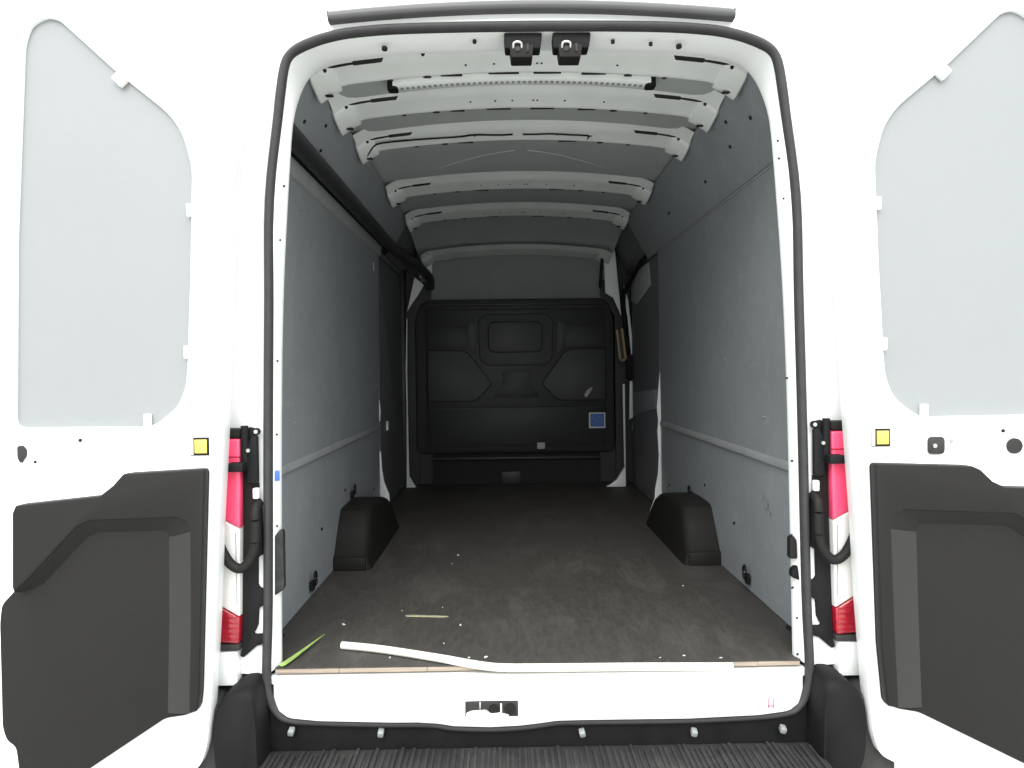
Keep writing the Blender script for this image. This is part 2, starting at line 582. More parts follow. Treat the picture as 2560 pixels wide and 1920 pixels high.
WALL_END = 2.28
for sx in (-1, 1):
    def panel(name, z0, z1, y0, y1, m='lining', th=.009, off=0):
        bm = bmesh.new()
        nz, ny = 8, 12
        rows = []
        for i in range(nz + 1):
            z = z0 + (z1 - z0) * i / nz
            rows.append([bm.verts.new((sx * (wallx(z) - off - .003 * math.sin(math.pi * i / nz) * math.sin(math.pi * 3 * j / ny) ** 2), y0 + (y1 - y0) * j / ny, z)) for j in range(ny + 1)])
        for a, b in zip(rows, rows[1:]):
            for j in range(ny):
                bm.faces.new((a[j], a[j + 1], b[j + 1], b[j]))
        geo = bmesh.ops.solidify(bm, geom=bm.faces[:], thickness=th * (1 if sx < 0 else -1))
        return finish(name, bm, m, van, smooth=40)

    lo = panel('lower_lining', .702, 1.232, .10, WALL_END)
    mi = panel('middle_lining', 1.262, 2.288, .10, WALL_END)
    hi = panel('upper_lining', 2.3015 if sx > 0 else 2.36, 2.568, .10, WALL_END + .3)
    # edge strip between lower and middle panel
    prism('lining_joint_strip', [(sx * .872, 1.230), (sx * .861, 1.231), (sx * .857, 1.236), (sx * .857, 1.256), (sx * .861, 1.262), (sx * .872, 1.263)], .10, WALL_END - .02, 'rail', van)
    # dark backing behind the joints
    prism('wall_backing', [(sx * .905, .70), (sx * .88, 1.25), (sx * .875, 2.31), (sx * .72, 2.60), (sx * .735, 2.61), (sx * .895, 2.33), (sx * .90, .70)], .11, 2.62, 'dark', van)
    if sx > 0:
        prism('lining_joint_strip', [(.862, 2.288), (.853, 2.289), (.851, 2.296), (.862, 2.298)], .10, WALL_END, 'rail', van)
    else:
        prism('lining_joint_strip', [(-.866, 2.285), (-.846, 2.292), (-.842, 2.298), (-.835, 2.345), (-.838, 2.352), (-.858, 2.36)], .10, WALL_END, 'rail', van)
    # screws of the lining
    for z, y in ((2.45, .36), (2.43, .62), (2.40, 1.02), (2.50, .55), (2.41, 1.7)):
        disc('lining_screw', (sx * (wallx(z) - .003), y, z), .007, (-sx * .85, 0, -.5), 'dark', hi, depth=.004, n=10)
    for z, y in ((.93, .86), (1.02, 1.30), (.90, 2.05)):
        disc('lining_screw', (sx * (wallx(z) - .003), y, z), .006, (-sx, 0, 0), 'dark', lo, depth=.004, n=10)
    for z, y in ((1.40, .5), (2.2, .6), (1.9, 1.4), (1.5, 2.2)):
        disc('lining_screw', (sx * (wallx(z) - .003), y, z), .005, (-sx, 0, 0), 'lining', mi, depth=.004, n=10)

    if sx > 0:
        for y, z, a in ((.47, 1.08, .020), (.52, 1.10, .012), (.44, 1.055, .009), (.95, 1.62, .008)):
            pts = [(y + a * random.uniform(.5, 1.1) * math.cos(t), z + a * .8 * random.uniform(.5, 1.2) * math.sin(t)) for t in [k * .63 for k in range(10)]]
            prism('scuff_mark', pts, .8590, .8565 if z > 1.3 else .8588, 'rail', lo, axis='x')
    # lashing rings
    for y, z, hgt in ((.67, .765, .052), (1.43 if sx < 0 else 1.52, .99 if sx < 0 else .945, .045)):
        lr = empty('lashing_ring', (0, 0, 0), van)
        X = sx * .862
        bm = bmesh.new()
        add_prism(bm, roundpoly([(y - .018, z - hgt / 2 - .01), (y + .018, z - hgt / 2 - .01), (y + .018, z + .005), (y - .018, z + .005)], .008), X, X - sx * .012, 'x')
        finish('ring_base', bm, 'black', lr, bevel=.003)
        pts = [(X - sx * .018, y + .016 * math.cos(t), z + .012 + hgt * .5 * math.sin(t)) for t in [math.radians(a) for a in range(-90, 271, 30)]]
        tube('ring_loop', pts, .0048, 'black', lr, n=8, sub=2)
    # lashing point in the corner by the door
    lc = empty('lashing_ring', (0, 0, 0), van)
    box('ring_base', tuple(sorted((sx * .868, sx * .845))), (.17, .215), (.702, .718), 'black', lc, bevel=.004)
    tube('ring_loop', [(sx * .85, .175, .716), (sx * .835, .17, .725), (sx * .825, .19, .728), (sx * .835, .21, .725), (sx * .85, .205, .716)], .005, 'black', lc, n=8)

    # wheel arch cover
    top = [(1.05, .0), (1.055, .058), (1.07, .066), (1.13, .152), (1.19, .230), (1.21, .243), (1.25, .248), (1.40, .249), (1.55, .243), (1.70, .216), (1.81, .17), (1.89, .105), (1.95, .04), (1.96, .0)]
    ins = lambda v: .705 + .02 * (v / .27)
    bm = bmesh.new()
    L1 = [(sx * .866, y, ZF + v) for y, v in top]
    L2 = [(sx * (ins(v) + .035), y, ZF + v) for y, v in top]
    L3 = [(sx * (ins(v) + .010), y + (.006 if y < 1.4 else -.006), ZF + max(0, v - .008)) for y, v in top]
    L4 = [(sx * ins(v), y + (.02 if y < 1.4 else -.02), ZF + max(0, v - .030)) for y, v in top]
    L5 = [(sx * .70, y + (.02 if y < 1.4 else -.02), ZF) for y, v in top]
    loft(bm, [L1, L2, L3, L4, L5])
    wa = finish('wheel_arch_cover', bm, 'trim', van, smooth=50)
    box('cover_foot', tuple(sorted((sx * .722, sx * .864))), (1.044, 1.062), (ZF + .001, ZF + .060), 'trim', wa, bevel=.004)

# black cable trunking along the left wall under the roof
tube('cable_trunking', [(-.806, .10, 2.388), (-.806, .8, 2.386), (-.806, 1.6, 2.383), (-.802, 2.4, 2.378), (-.775, 2.85, 2.375), (-.70, 3.2, 2.335), (-.655, 3.32, 2.285), (-.655, 3.38, 2.22)],
     .038, 'bulk', van, n=12, sub=6, sx=.9)
box('trunking_clip', (-.872, -.855), (2.1, 2.13), (2.18, 2.23), 'white', van, bevel=.003)

# ------------------------------------------------------------------ roof inside


def skinz(x, y):
    zc = 2.637 - .056 * (x / .72) ** 2
    if y > 2.65:
        zc -= .16 * ((y - 2.65) / .8) ** 1.3
    return zc


bm = bmesh.new()
NX, NY = 28, 60
rows = []
for j in range(NY + 1):
    y = .085 + (3.44 - .085) * j / NY
    ripple = .004 * math.sin(y * 9.0) * math.sin(y * 2.3)
    rows.append([bm.verts.new((-.735 + 1.47 * i / NX, y, skinz(-.735 + 1.47 * i / NX, y) + ripple)) for i in range(NX + 1)])
for a, b in zip(rows, rows[1:]):
    for i in range(NX):
        bm.faces.new((a[i], a[i + 1], b[i + 1], b[i]))
roof = finish('roof_skin', bm, 'roofskin', van, smooth=60)
# pressed swages on the roof skin between the third and fourth bow
for k in (-1, 1):
    tube('roof_swage', [(k * .03, 1.32, skinz(0, 1.3)), (k * .2, 1.40, skinz(.2, 1.4)), (k * .42, 1.55, skinz(.42, 1.55))], .003, 'roofskin', roof, n=8)

BOWS = [(.235, .350, 2.606, .712), (.555, .680, 2.603, .712), (.965, 1.080, 2.605, .710), (1.750, 1.895, 2.594, .704), (2.440, 2.590, 2.592, .698), (3.19, 3.38, 2.462, .690)]


def bowz(x, zc, hw):
    t = abs(x) / hw
    z = zc - .052 * t * t
    if t > .90:
        z -= .030 * ((t - .90) / .10) ** 1.5
    return z


for bi, (y0, y1, zc, hw) in enumerate(BOWS):
    bm = bmesh.new()
    n = 48
    loops = []
    w = y1 - y0
    cross = [(y0 - .075, .0405), (y0 - .050, .035), (y0 - .016, .0245), (y0 + .004, .0185), (y0 + .25 * w, .0145), (y0 + .5 * w, .010), (y0 + .8 * w, .003),
             (y1 - .012, .0), (y1 - .003, .002), (y1 + .003, .009), (y1 + .009, .034), (y1 + .02, .042)]
    for cy, dz in cross:
        l = []
        for i in range(n + 1):
            x = -hw + 2 * hw * i / n
            t = abs(x) / hw
            fl_ = 1 + .22 * max(0, (t - .84) / .16) ** 1.0     # flared ends
            mid = (y0 + y1) / 2
            l.append((x, mid + (cy - mid) * fl_, bowz(x, zc, hw) + dz * (1 if dz < .02 else 1)))
        loops.append(l)
    loft(bm, loops)
    # close the ends of the hat section
    bow = finish('roof_bow', bm, 'roofpaint', van, smooth=40)
    for sx in (-1, 1):
        # end pad with slot
        bm = bmesh.new()
        pd = [(y0 - .01, .022), (y0 + .01, .010), (y1 - .01, -.010), (y1 + .012, -.010), (y1 + .022, .0), (y1 + .022, .04), (y0 - .01, .05)]
        A = []
        for xx, dd in ((.90, .0), (.94, -.002), (1.0, -.004), (1.012, .004)):
            A.append([(sx * hw * xx, yy, bowz(min(xx, 1) * hw, zc, hw) + v + dd) for yy, v in pd])
        R = loft(bm, A, closed=True)
        bm.faces.new(R[0])
        bm.faces.new(R[-1][::-1])
        finish('bow_end_pad', bm, 'roofpaint', bow, smooth=30, bevel=.002)
        if bi < 5:
            # access slot in the pad, gap along the near edge
            zz = bowz(.965 * hw, zc, hw) - .0155
            box('slot', tuple(sorted((sx * (hw * .935), sx * (hw * .99)))), (y1 - .022, y1 - .006), (zz - .001, zz + .004), 'dark', bow, bevel=.001)
            a, b = (.465, .575)
            prism('slot', [(sx * a, bowz(a, zc, hw) + .030), (sx * (a + .02), bowz(a + .02, zc, hw) + .0165), (sx * b, bowz(b, zc, hw) + .0165), (sx * b, bowz(b, zc, hw) + .030)], y0 - .014, y0 + .003, 'dark', bow)
            prism('slot', [(sx * b, bowz(b, zc, hw) + .019), (sx * .66, bowz(.66, zc, hw) + .019), (sx * .66, bowz(.66, zc, hw) + .030), (sx * b, bowz(b, zc, hw) + .030)], y0 - .009, y0 + .0005, 'dark', bow)
            disc('slot', (sx * .668, y0 - .004, bowz(.668, zc, hw) + .019), .007, (0, -.5, -1), 'dark', bow, depth=.005, n=8)
    if bi < 5:
        spots = {0: ((-.30, -.225), (-.135, -.03), (.02, .115), (.185, .27)), 1: ((-.29, -.235), (-.15, -.055), (.02, .115), (.205, .275)),
                 2: ((-.29, -.22), (.16, .24)), 3: ((-.25, -.17), (.17, .25)), 4: ((-.2, -.12), (.10, .18))}[bi]
        for a, b in spots:
            bm = bmesh.new()
            zz = bowz((a + b) / 2, zc, hw)
            add_prism(bm, roundpoly([(a, y1 - .007), (b, y1 - .007), (b, y1 + .004), (a, y1 + .004)], .004), zz - .0015, zz + .010, 'z')
            finish('slot', bm, 'dark', bow)
        for xh in (-.345, .345, -.47, .47):
            disc('slot', (xh, y1 - .004, bowz(xh, zc, hw) + .001), .010 if abs(xh) < .4 else .006, (0, .2, -1), 'dark', bow, depth=.004, n=10, rx=1.4)
        for xh in (-.21, -.115, -.05, .03, .045, .15, .30):
            disc('rivet_hole', (xh, y0 + .5 * w, bowz(xh, zc, hw) + .010), .0035, (0, 0, -1), 'dark', bow, depth=.003, n=8)

# LED light bar behind the first bow
led = empty('led_light_bar', (0, 0, 0), van)
bm = bmesh.new()
lx = [-.469 + .90 * i / 40 for i in range(41)]
loft(bm, [[(x, y, bowz(x, 2.606, .712) + dz) for x in lx] for y, dz in ((.375, .03), (.377, -.004), (.383, -.008), (.432, -.008), (.438, -.004), (.44, .03))])
finish('light_housing', bm, 'roofpaint', led, smooth=40)
for i in range(44):
    x = -.440 + .84 * i / 43
    z = bowz(x, 2.606, .712) - .0085
    box('diode', (x - .005, x + .005), (.396, .416), (z - .001, z + .002), 'rail', led)
for sx, xe in ((-1, -.472), (1, .433)):
    prism('light_end_cap', roundpoly([(xe - .018, .380), (xe + .018, .380), (xe + .018, .43), (xe - .018, .43)], .012), bowz(xe, 2.606, .712) - .014, bowz(xe, 2.606, .712) + .02, 'black', led, axis='z', bevel=.002)

# wiring on the third bow
zb = lambda x: bowz(x, 2.605, .710) + .006
tube('roof_cable', [(-.700, 1.07, zb(.70) - .010), (-.68, 1.04, zb(.68) - .012), (-.645, 1.0, zb(.645) - .004), (-.60, .992, zb(.6)), (-.48, 1.0, zb(.48)), (-.36, 1.01, zb(.36)), (-.27, 1.012, zb(.27)), (-.21, 1.0, zb(.21)), (-.1, 1.015, zb(.1)), (-.045, 1.012, zb(0))],
     .0038, 'black', van, n=7)
tube('roof_cable', [(.0, 1.012, zb(0)), (.06, 1.012, zb(.06)), (.12, 1.004, zb(.12)), (.20, 1.01, zb(.2)), (.285, 1.012, zb(.285)), (.288, 1.03, zb(.29)), (.287, 1.055, zb(.29))], .0036, 'black', van, n=7, sub=2)

# hook behind the header
pts = [(-.338 + .004 * math.cos(t), .15, 2.600 + .018 * math.sin(t)) for t in [math.radians(a) for a in range(0, 361, 30)]]
tube('roof_hook', pts, .0035, 'trim', van, n=7, sub=2)

# ------------------------------------------------------------------ front of the bay: headliner drop, bulkhead
bm = bmesh.new()
loft(bm, [[(-.74 + 1.48 * i / 20, y, z - .02 * (abs(-.74 + 1.48 * i / 20) / .74) ** 2) for i in range(21)] for y, z in ((3.40, 2.52), (3.43, 2.46), (3.46, 2.36), (3.50, 2.10), (3.60, 2.0))])
finish('overhead_panel', bm, 'headliner', van, smooth=60)

bk = empty('bulkhead', (0, 0, ZF), van)
bk.location = (0, 0, 0)
YB = 3.45
outl = roundpoly([(-.785, .94), (-.785, 2.00), (-.72, 2.135), (.70, 2.135), (.76, 2.00), (.76, .94)], .06)
prism('bulkhead_frame', outl, YB, YB + .06, 'bulk', bk, bevel=.012, seg=3)
prism('bulkhead_sheet', roundpoly([(-.70, .955), (-.70, 2.06), (.69, 2.06), (.69, .955)], .03), YB - .012, YB + .01, 'bulk', bk, bevel=.006)
# pressed panels
hexl = [(-.69, 1.745), (-.44, 1.745), (-.375, 1.725), (-.355, 1.70), (-.20, 1.49), (-.20, 1.47), (-.30, 1.36), (-.34, 1.345), (-.69, 1.345)]
prism('pressed_panel', roundpoly(hexl, .02), YB - .034, YB - .01, 'bulk2', bk, bevel=.010, seg=3)
prism('pressed_panel', roundpoly([(-x, z) for x, z in hexl], .02), YB - .034, YB - .01, 'bulk2', bk, bevel=.010, seg=3)
prism('pressed_panel', roundpoly([(-.285, 1.66), (-.30, 1.97), (-.24, 2.02), (.24, 2.02), (.29, 1.97), (.275, 1.66), (.22, 1.62), (-.22, 1.62)], .05), YB - .024, YB - .01, 'bulk2', bk, bevel=.008, seg=3)
prism('pressed_panel', roundpoly([(-.220, 1.72), (-.220, 1.96), (.205, 1.96), (.205, 1.72)], .06), YB - .045, YB - .02, 'bulk2', bk, bevel=.010, seg=3)
for sx in (-1, 1):
    prism('pressed_panel', roundpoly([(sx * .69, 1.765), (sx * .69, 1.925), (sx * .40, 1.925), (sx * .34, 1.97), (sx * .32, 1.94), (sx * .31, 1.70), (sx * .38, 1.765)], .015), YB - .020, YB - .01, 'bulk2', bk, bevel=.008)
prism('pressed_panel', roundpoly([(-.18, 1.375), (-.10, 1.50), (-.12, 1.58), (.12, 1.58), (.10, 1.50), (.18, 1.375)], .02), YB - .022, YB - .01, 'bulk2', bk, bevel=.008)
prism('pressed_panel', roundpoly([(-.68, 1.00), (-.68, 1.30), (.68, 1.30), (.68, 1.00)], .02), YB - .024, YB - .01, 'bulk', bk, bevel=.008)
box('bulkhead_rail', (-.70, .69), (YB - .03, YB + .01), (2.085, 2.105), 'bulk2', bk, bevel=.006)
box('bulkhead_foot', (-.66, .64), (YB - .01, YB + .05), (.702, .93), 'dark', bk)
box('cab_light_block', (-1.04, 1.04), (3.78, 3.82), (.60, 2.76), 'bulk', bk)  # unseen plate added to close the shell against light leaks
box('foot_filler', (-1.0, 1.0), (YB + .052, YB + .10), (.60, 1.0), 'bulk', bk)  # added behind the foot to stop light leaking in at the corners
box('foot_rail', (-.66, .64), (YB - .05, YB - .012), (.895, .915), 'bulk2', bk, bevel=.005)
box('foot_rail', (-.13, .02), (YB - .04, YB - .012), (.702, .80), 'bulk', bk, bevel=.005)
# marks on the bulkhead
box('sticker_border', (.556, .682), (YB - .0285, YB - .026), (1.128, 1.248), 'white', bk)
box('sticker', (.565, .673), (YB - .0305, YB - .029), (1.138, 1.240), 'blue', bk)
bm = bmesh.new()
for k in range(5):
    a = .578 + .018 * k
    add_box(bm, (a, a + .012 - .002 * (k % 2)), (YB - .0325, YB - .031), (1.205 - .012 * (k % 3), 1.211 - .012 * (k % 3)))
finish('sticker_print', bm, 'rail', bk)
box('white_clip', (.150, .212), (YB - .045, YB - .024), (.972, 1.022), 'crumb', bk, bevel=.006)
prism('chipped_patch', roundpoly([(.52, 1.385), (.54, 1.42), (.575, 1.445), (.585, 1.44), (.565, 1.405), (.54, 1.37), (.525, 1.372)], .006), YB - .0365, YB - .0345, 'crumb', bk)
# side filler round the bulkhead
for sx in (-1, 1):
    prism('bulkhead_side_filler', [(sx * .77, .70), (sx * 1.0, .70), (sx * 1.0, 2.45), (sx * .76, 2.6), (sx * .62, 2.60), (sx * .66, 2.15), (sx * .77, 2.0)], YB + .02, YB + .08, 'bulk', van)

# ------------------------------------------------------------------ side door recesses, pillars
for sx in (-1, 1):
    # lining of the sliding door, nearly flush with the wall panels
    prism('side_door_lining', roundpoly([(2.335, .705), (3.29, .705), (3.29, 2.29), (2.335, 2.30)], .03), sx * .870, sx * .90, 'sidedoor', van, axis='x', bevel=.004)
    prism('side_door_lining', [(2.335, 2.305), (3.40, 2.305), (3.40, 2.33), (2.335, 2.33)], sx * .852, sx * .90, 'sidedoor', van, axis='x', bevel=.004)
    prism('side_door_upper_lining', [(sx * .853, 2.335), (sx * .716, 2.585), (sx * .73, 2.60), (sx * .87, 2.345)], 2.30 if sx > 0 else 2.585, 3.40, 'sidedoor', van)
    prism('recess_header', [(sx * .70, 2.60), (sx * .95, 2.36), (sx * .96, 2.40), (sx * .72, 2.63)], 2.30, 3.5, 'roofpaint', van)

# left: painted rear pillar of the side door, ragged edge beside the lining
pl = prism('door_pillar', [(-.90, .705), (-.808, .702), (-.816, .83), (-.845, .90), (-.857, .98), (-.863, 1.09), (-.90, 1.10)], 2.295, 2.31, 'paint', van, bevel=.003)
prism('pillar_flange', [(-.90, 1.28), (-.864, 1.28), (-.860, 1.34), (-.866, 1.41), (-.90, 1.41)], 2.295, 2.31, 'paint', pl)
box('pillar_flange', (-.869, -.858), (2.55, 2.60), (1.20, 1.26), 'paint', pl)
p2 = prism('door_pillar', [(-.845, .705), (-.775, .705), (-.825, .79), (-.829, 1.30), (-.829, 1.60), (-.822, 1.98), (-.828, 1.98), (-.840, 1.60), (-.838, 1.30)], 3.30, 3.315, 'paint', van)
box('door_pillar', (-.90, -.845), (3.31, 3.42), (.70, 2.40), 'bulk', van, bevel=.01)
prism('pillar_gusset', [(-.83, 2.04), (-.77, 2.30), (-.70, 2.24), (-.74, 2.17), (-.79, 2.10)], 3.35, 3.37, 'roofpaint', van, bevel=.003)
prism('pillar_gusset', [(-.74, 2.30), (-.70, 2.55), (-.64, 2.5), (-.64, 2.32)], 3.39, 3.41, 'roofpaint', van, bevel=.003)
# right: painted rear pillar
prism('door_pillar', [(.800, .702), (.828, .78), (.832, .84), (.850, .93), (.856, 1.05), (.848, 1.20), (.854, 1.26), (.846, 1.34), (.860, 1.50), (.866, 1.56), (.888, 1.56), (.888, .70)], 2.295, 2.31, 'paint', van, bevel=.003)
# right front pillar, its painted strips and the black rubber beside it
fp = prism('door_pillar', [(.665, 2.44), (.742, 2.58), (.770, 2.26), (.795, 1.98), (.780, 2.02), (.735, 2.12), (.675, 2.16)], 3.30, 3.32, 'roofpaint', van, bevel=.004)
prism('pillar_flange', [(.812, 2.22), (.845, 2.10), (.884, 1.70), (.862, 1.69), (.838, 1.98), (.815, 2.08)], 3.28, 3.30, 'paint', fp, bevel=.003)
prism('pillar_gusset', [(2.62, 2.285), (2.56, 2.13), (3.05, 2.05), (3.27, 2.09), (3.27, 2.20), (2.95, 2.285)], .864, .872, 'roofskin', fp, axis='x', bevel=.002)
prism('pillar_gusset', [(2.42, 1.45), (2.42, 1.33), (3.2, 1.24), (3.2, 1.41)], .865, .872, 'lining', fp, axis='x', bevel=.002)
prism('pillar_flange', [(.850, 1.49), (.893, 1.49), (.875, 1.22), (.845, 1.20)], 3.28, 3.30, 'paint', fp, bevel=.003)
prism('pillar_flange', [(.880, 1.26), (1.0, 1.28), (1.0, 1.12), (.865, 1.12)], 3.29, 3.305, 'lining', fp, bevel=.003)
prism('pillar_flange', [(.795, 1.47), (.812, 1.47), (.812, .84), (.802, .84)], 3.27, 3.29, 'paint', fp, bevel=.003)
prism('pillar_foot', [(.655, .706), (.70, .73), (.735, .76), (.80, .86), (.80, .705)], 3.20, 3.24, 'paint', fp, bevel=.003)
prism('pillar_bracket', roundpoly([(.825, 1.50), (.825, 1.69), (.90, 1.69), (.90, 1.50)], .01), 3.24, 3.29, 'black', fp, bevel=.006)
tube('pillar_rubber', [(.70, 3.26, 2.62), (.665, 3.26, 2.50), (.645, 3.26, 2.38), (.635, 3.3, 2.20)], .012, 'black', fp, n=8)
tube('pillar_rubber', [(.850, 2.58, 2.325), (.850, 2.85, 2.305), (.848, 3.15, 2.255), (.830, 3.24, 2.20), (.805, 3.26, 2.12), (.812, 3.26, 1.95), (.835, 3.26, 1.72)], .017, 'black', fp, n=8)
bm = bmesh.new()
for a, b in (((.752, 1.87), (.775, 1.645)), ((.775, 1.645), (.818, 1.652)), ((.818, 1.652), (.79, 1.88))):
    a, b = Vector(a), Vector(b)
    d = (b - a).normalized() * .007
    n_ = Vector((-d.y, d.x))
    add_prism(bm, [tuple(a - d - n_), tuple(b + d - n_), tuple(b + d + n_), tuple(a - d + n_)], 3.25, 3.256)
finish('tan_tag_outline', bm, 'tan', fp, smooth=0)
box('tan_tag_backing', (.755, .81), (3.257, 3.262), (1.655, 1.865), 'bulk', fp)

# ------------------------------------------------------------------ tail lamps, black jamb trim, hinges, wiring loops
for sx in (-1, 1):
    lamp = empty('tail_light', (0, 0, 0), van)

    def seg(name, poly, m):
        bm = bmesh.new()
        add_prism(bm, [(sx * a, b) for a, b in poly], -.034, .07)
        return finish(name, bm, m, lamp, bevel=.006, seg=3)
    seg('red_lens', [(.871, 1.392), (.875, 1.128), (1.025, 1.215), (1.022, 1.392)], 'red')
    seg('clear_lens', [(.875, 1.126), (.881, .866), (1.03, .955), (1.025, 1.213)], 'clear')
    seg('lower_red_lens', [(.881, .864), (.885, .786), (1.028, .80), (1.03, .953)], 'redlow')
    for k in range(5):
        zz = .800 + .016 * k
        box('lens_rib', tuple(sorted((sx * .887, sx * 1.0))), (-.0362, -.0335), (zz, zz + .004), 'redlow', lamp)
    for xx in (.886,):
        box('lens_rib', tuple(sorted((sx * xx, sx * (xx + .0025)))), (-.0355, -.0335), (.905, 1.115), 'rail', lamp)
    for zz in (1.02, .96, 1.08):
        disc('lens_rib', (sx * .936, -.0345, zz), .006, (0, -1, 0), 'liner', lamp, depth=.002, n=10)
    box('lamp_foot', tuple(sorted((sx * .884, sx * 1.03))), (-.03, .07), (.765, .785), 'bumper', lamp, bevel=.004)
    box('lamp_top_cap', tuple(sorted((sx * .870, sx * 1.02))), (-.032, .07), (1.395, 1.422), 'trim', lamp, bevel=.005)
    box('lens_split_line', tuple(sorted((sx * .872, sx * 1.0))), (-.0355, -.03), (1.338, 1.341), 'redlow', lamp)
    disc('lamp_screw', (sx * .915, -.0345, 1.315), .010, (0, -1, 0), 'trim', lamp, depth=.003, n=12)

    jt = [(.869, 1.41), (.850, 1.425), (.832, 1.42), (.832, 1.262), (.826, 1.258), (.826, 1.21), (.818, 1.205), (.818, 1.045), (.832, 1.035), (.834, .955), (.828, .945), (.818, .942),
          (.818, .893), (.833, .884), (.836, .835), (.845, .815), (.850, .812), (.846, .806), (.818, .806), (.818, .778), (.84, .772), (.88, .738), (.890, .742), (.884, .77), (.873, 1.10)]
    jamb = prism('lamp_jamb_trim', [(sx * a, b) for a, b in jt], -.012, .02, 'black', van, bevel=.002)
    # hinge
    hg = empty('door_hinge', (0, 0, 0), van)
    prism('hinge_leaf', roundpoly([(sx * .822, 1.26), (sx * .822, 1.40), (sx * .838, 1.40), (sx * .852, 1.37), (sx * .852, 1.26)], .006), -.03, -.012, 'black', hg, bevel=.003)
    tube('hinge_pin', [(sx * .858, -.028, 1.31), (sx * .858, -.028, 1.43)], .011, 'black', hg, n=12, sub=1)
    disc('hinge_bolt', (sx * .826, -.018, 1.412), .011, (0, -1, 0), 'black', hg, depth=.004, n=14)
    disc('hinge_bolt', (sx * .826, -.023, 1.412), .006, (0, -1, 0), 'metal', hg, depth=.004, n=12)
    disc('hinge_bolt', (sx * .846, -.033, 1.358), .0055, (0, -1, 0), 'metal', hg, depth=.004, n=12)
    box('hinge_leaf', tuple(sorted((sx * .85, sx * .895))), (-.072, -.03), (1.30, 1.325), 'black', hg, bevel=.003)
    # corrugated wiring conduit from pillar to door
    wl = tube('door_wiring_conduit', [(sx * .826, -.014, 1.20), (sx * .825, -.045, 1.18), (sx * .823, -.052, 1.11), (sx * .832, -.054, 1.055), (sx * .862, -.056, 1.018), (sx * .893, -.056, 1.028), (sx * .918, -.056, 1.066),
                                      (sx * .938, -.056, 1.12), (sx * .95, -.058, 1.18)], lambda t: .0142 + .0006 * math.sin(t * 260), 'trim', van, n=12, sub=14)
    box('conduit_plug', tuple(sorted((sx * .820, sx * .838))), (-.03, -.012), (1.214, 1.246), 'white', wl, bevel=.004)

# ------------------------------------------------------------------ rear doors, folded right back
TRIM = {
    -1: dict(
        out=[(.920, 1.322), (1.142, 1.312), (1.171, 1.280), (1.209, 1.251), (1.438, 1.229), (1.447, 1.208), (1.452, 1.002), (1.475, .977), (1.504, .947), (1.511, .896),
             (1.511, .60), (1.50, .563), (1.475, .545), (1.463, .43), (1.34, .432), (1.264, .484), (1.056, .619), (.994, .627), (.954, .652), (.948, .70)],
        raised=[(.920, 1.322), (1.142, 1.312), (1.171, 1.280), (1.209, 1.251), (1.438, 1.229), (1.447, 1.208), (1.452, 1.005)],
        edge=[(1.448, .990), (1.400, 1.035), (1.330, 1.108), (1.270, 1.170), (1.235, 1.185), (1.10, 1.188), (1.00, 1.190), (.972, 1.178), (.962, 1.15), (.966, .90), (.976, .645)],
        low=[(1.446, .982), (1.385, 1.005), (1.315, 1.078), (1.262, 1.132), (1.23, 1.146), (1.10, 1.148), (1.05, 1.149), (1.038, 1.143), (1.034, 1.13), (1.038, .90), (1.048, .635)],
        close=[(.954, .652), (.948, .70)]),
    1: dict(
        out=[(.933, 1.312), (1.203, 1.302), (1.226, 1.292), (1.26, 1.259), (1.294, 1.242), (1.52, 1.232), (1.53, 1.20), (1.535, 1.0), (1.58, .96), (1.59, .90), (1.59, .58),
             (1.55, .54), (1.54, .43), (1.41, .430), (1.375, .446), (1.071, .600), (1.009, .611), (.966, .634), (.950, .80)],
        raised=[(.933, 1.312), (1.203, 1.302), (1.226, 1.292), (1.26, 1.259), (1.294, 1.242), (1.52, 1.232), (1.53, 1.20), (1.533, 1.005)],
        edge=[(1.530, .990), (1.480, 1.035), (1.410, 1.108), (1.355, 1.150), (1.32, 1.168), (1.15, 1.176), (1.02, 1.182), (.988, 1.168), (.976, 1.13), (.984, .90), (.996, .628)],
        low=[(1.528, .982), (1.465, 1.005), (1.395, 1.078), (1.345, 1.112), (1.315, 1.128), (1.15, 1.136), (1.08, 1.138), (1.068, 1.130), (1.063, 1.115), (1.068, .90), (1.078, .615)],
        close=[(.966, .634), (.950, .80)]),
}
DOOR = [(.945, .535), (.965, .475), (1.06, .425), (1.16, .405), (1.66, .40), (1.69, .43), (1.69, 2.66), (1.66, 2.685), (1.2, 2.67), (.95, 2.645), (.85, 2.60), (.795, 2.53), (.810, 2.35), (.840, 2.1),
        (.858, 1.8), (.880, 1.437), (.900, 1.15), (.912, .92), (.931, .66)]
LINER = [(1.46, 1.440), (1.443, 1.97), (1.41, 2.50), (1.39, 2.555), (1.345, 2.577), (1.31, 2.567), (1.158, 2.425), (1.015, 2.308), (.978, 2.255), (.958, 2.18), (.953, 2.145), (.963, 1.87), (.977, 1.60),
         (.982, 1.55), (1.005, 1.493), (1.062, 1.448), (1.09, 1.438)]
YD = -.128
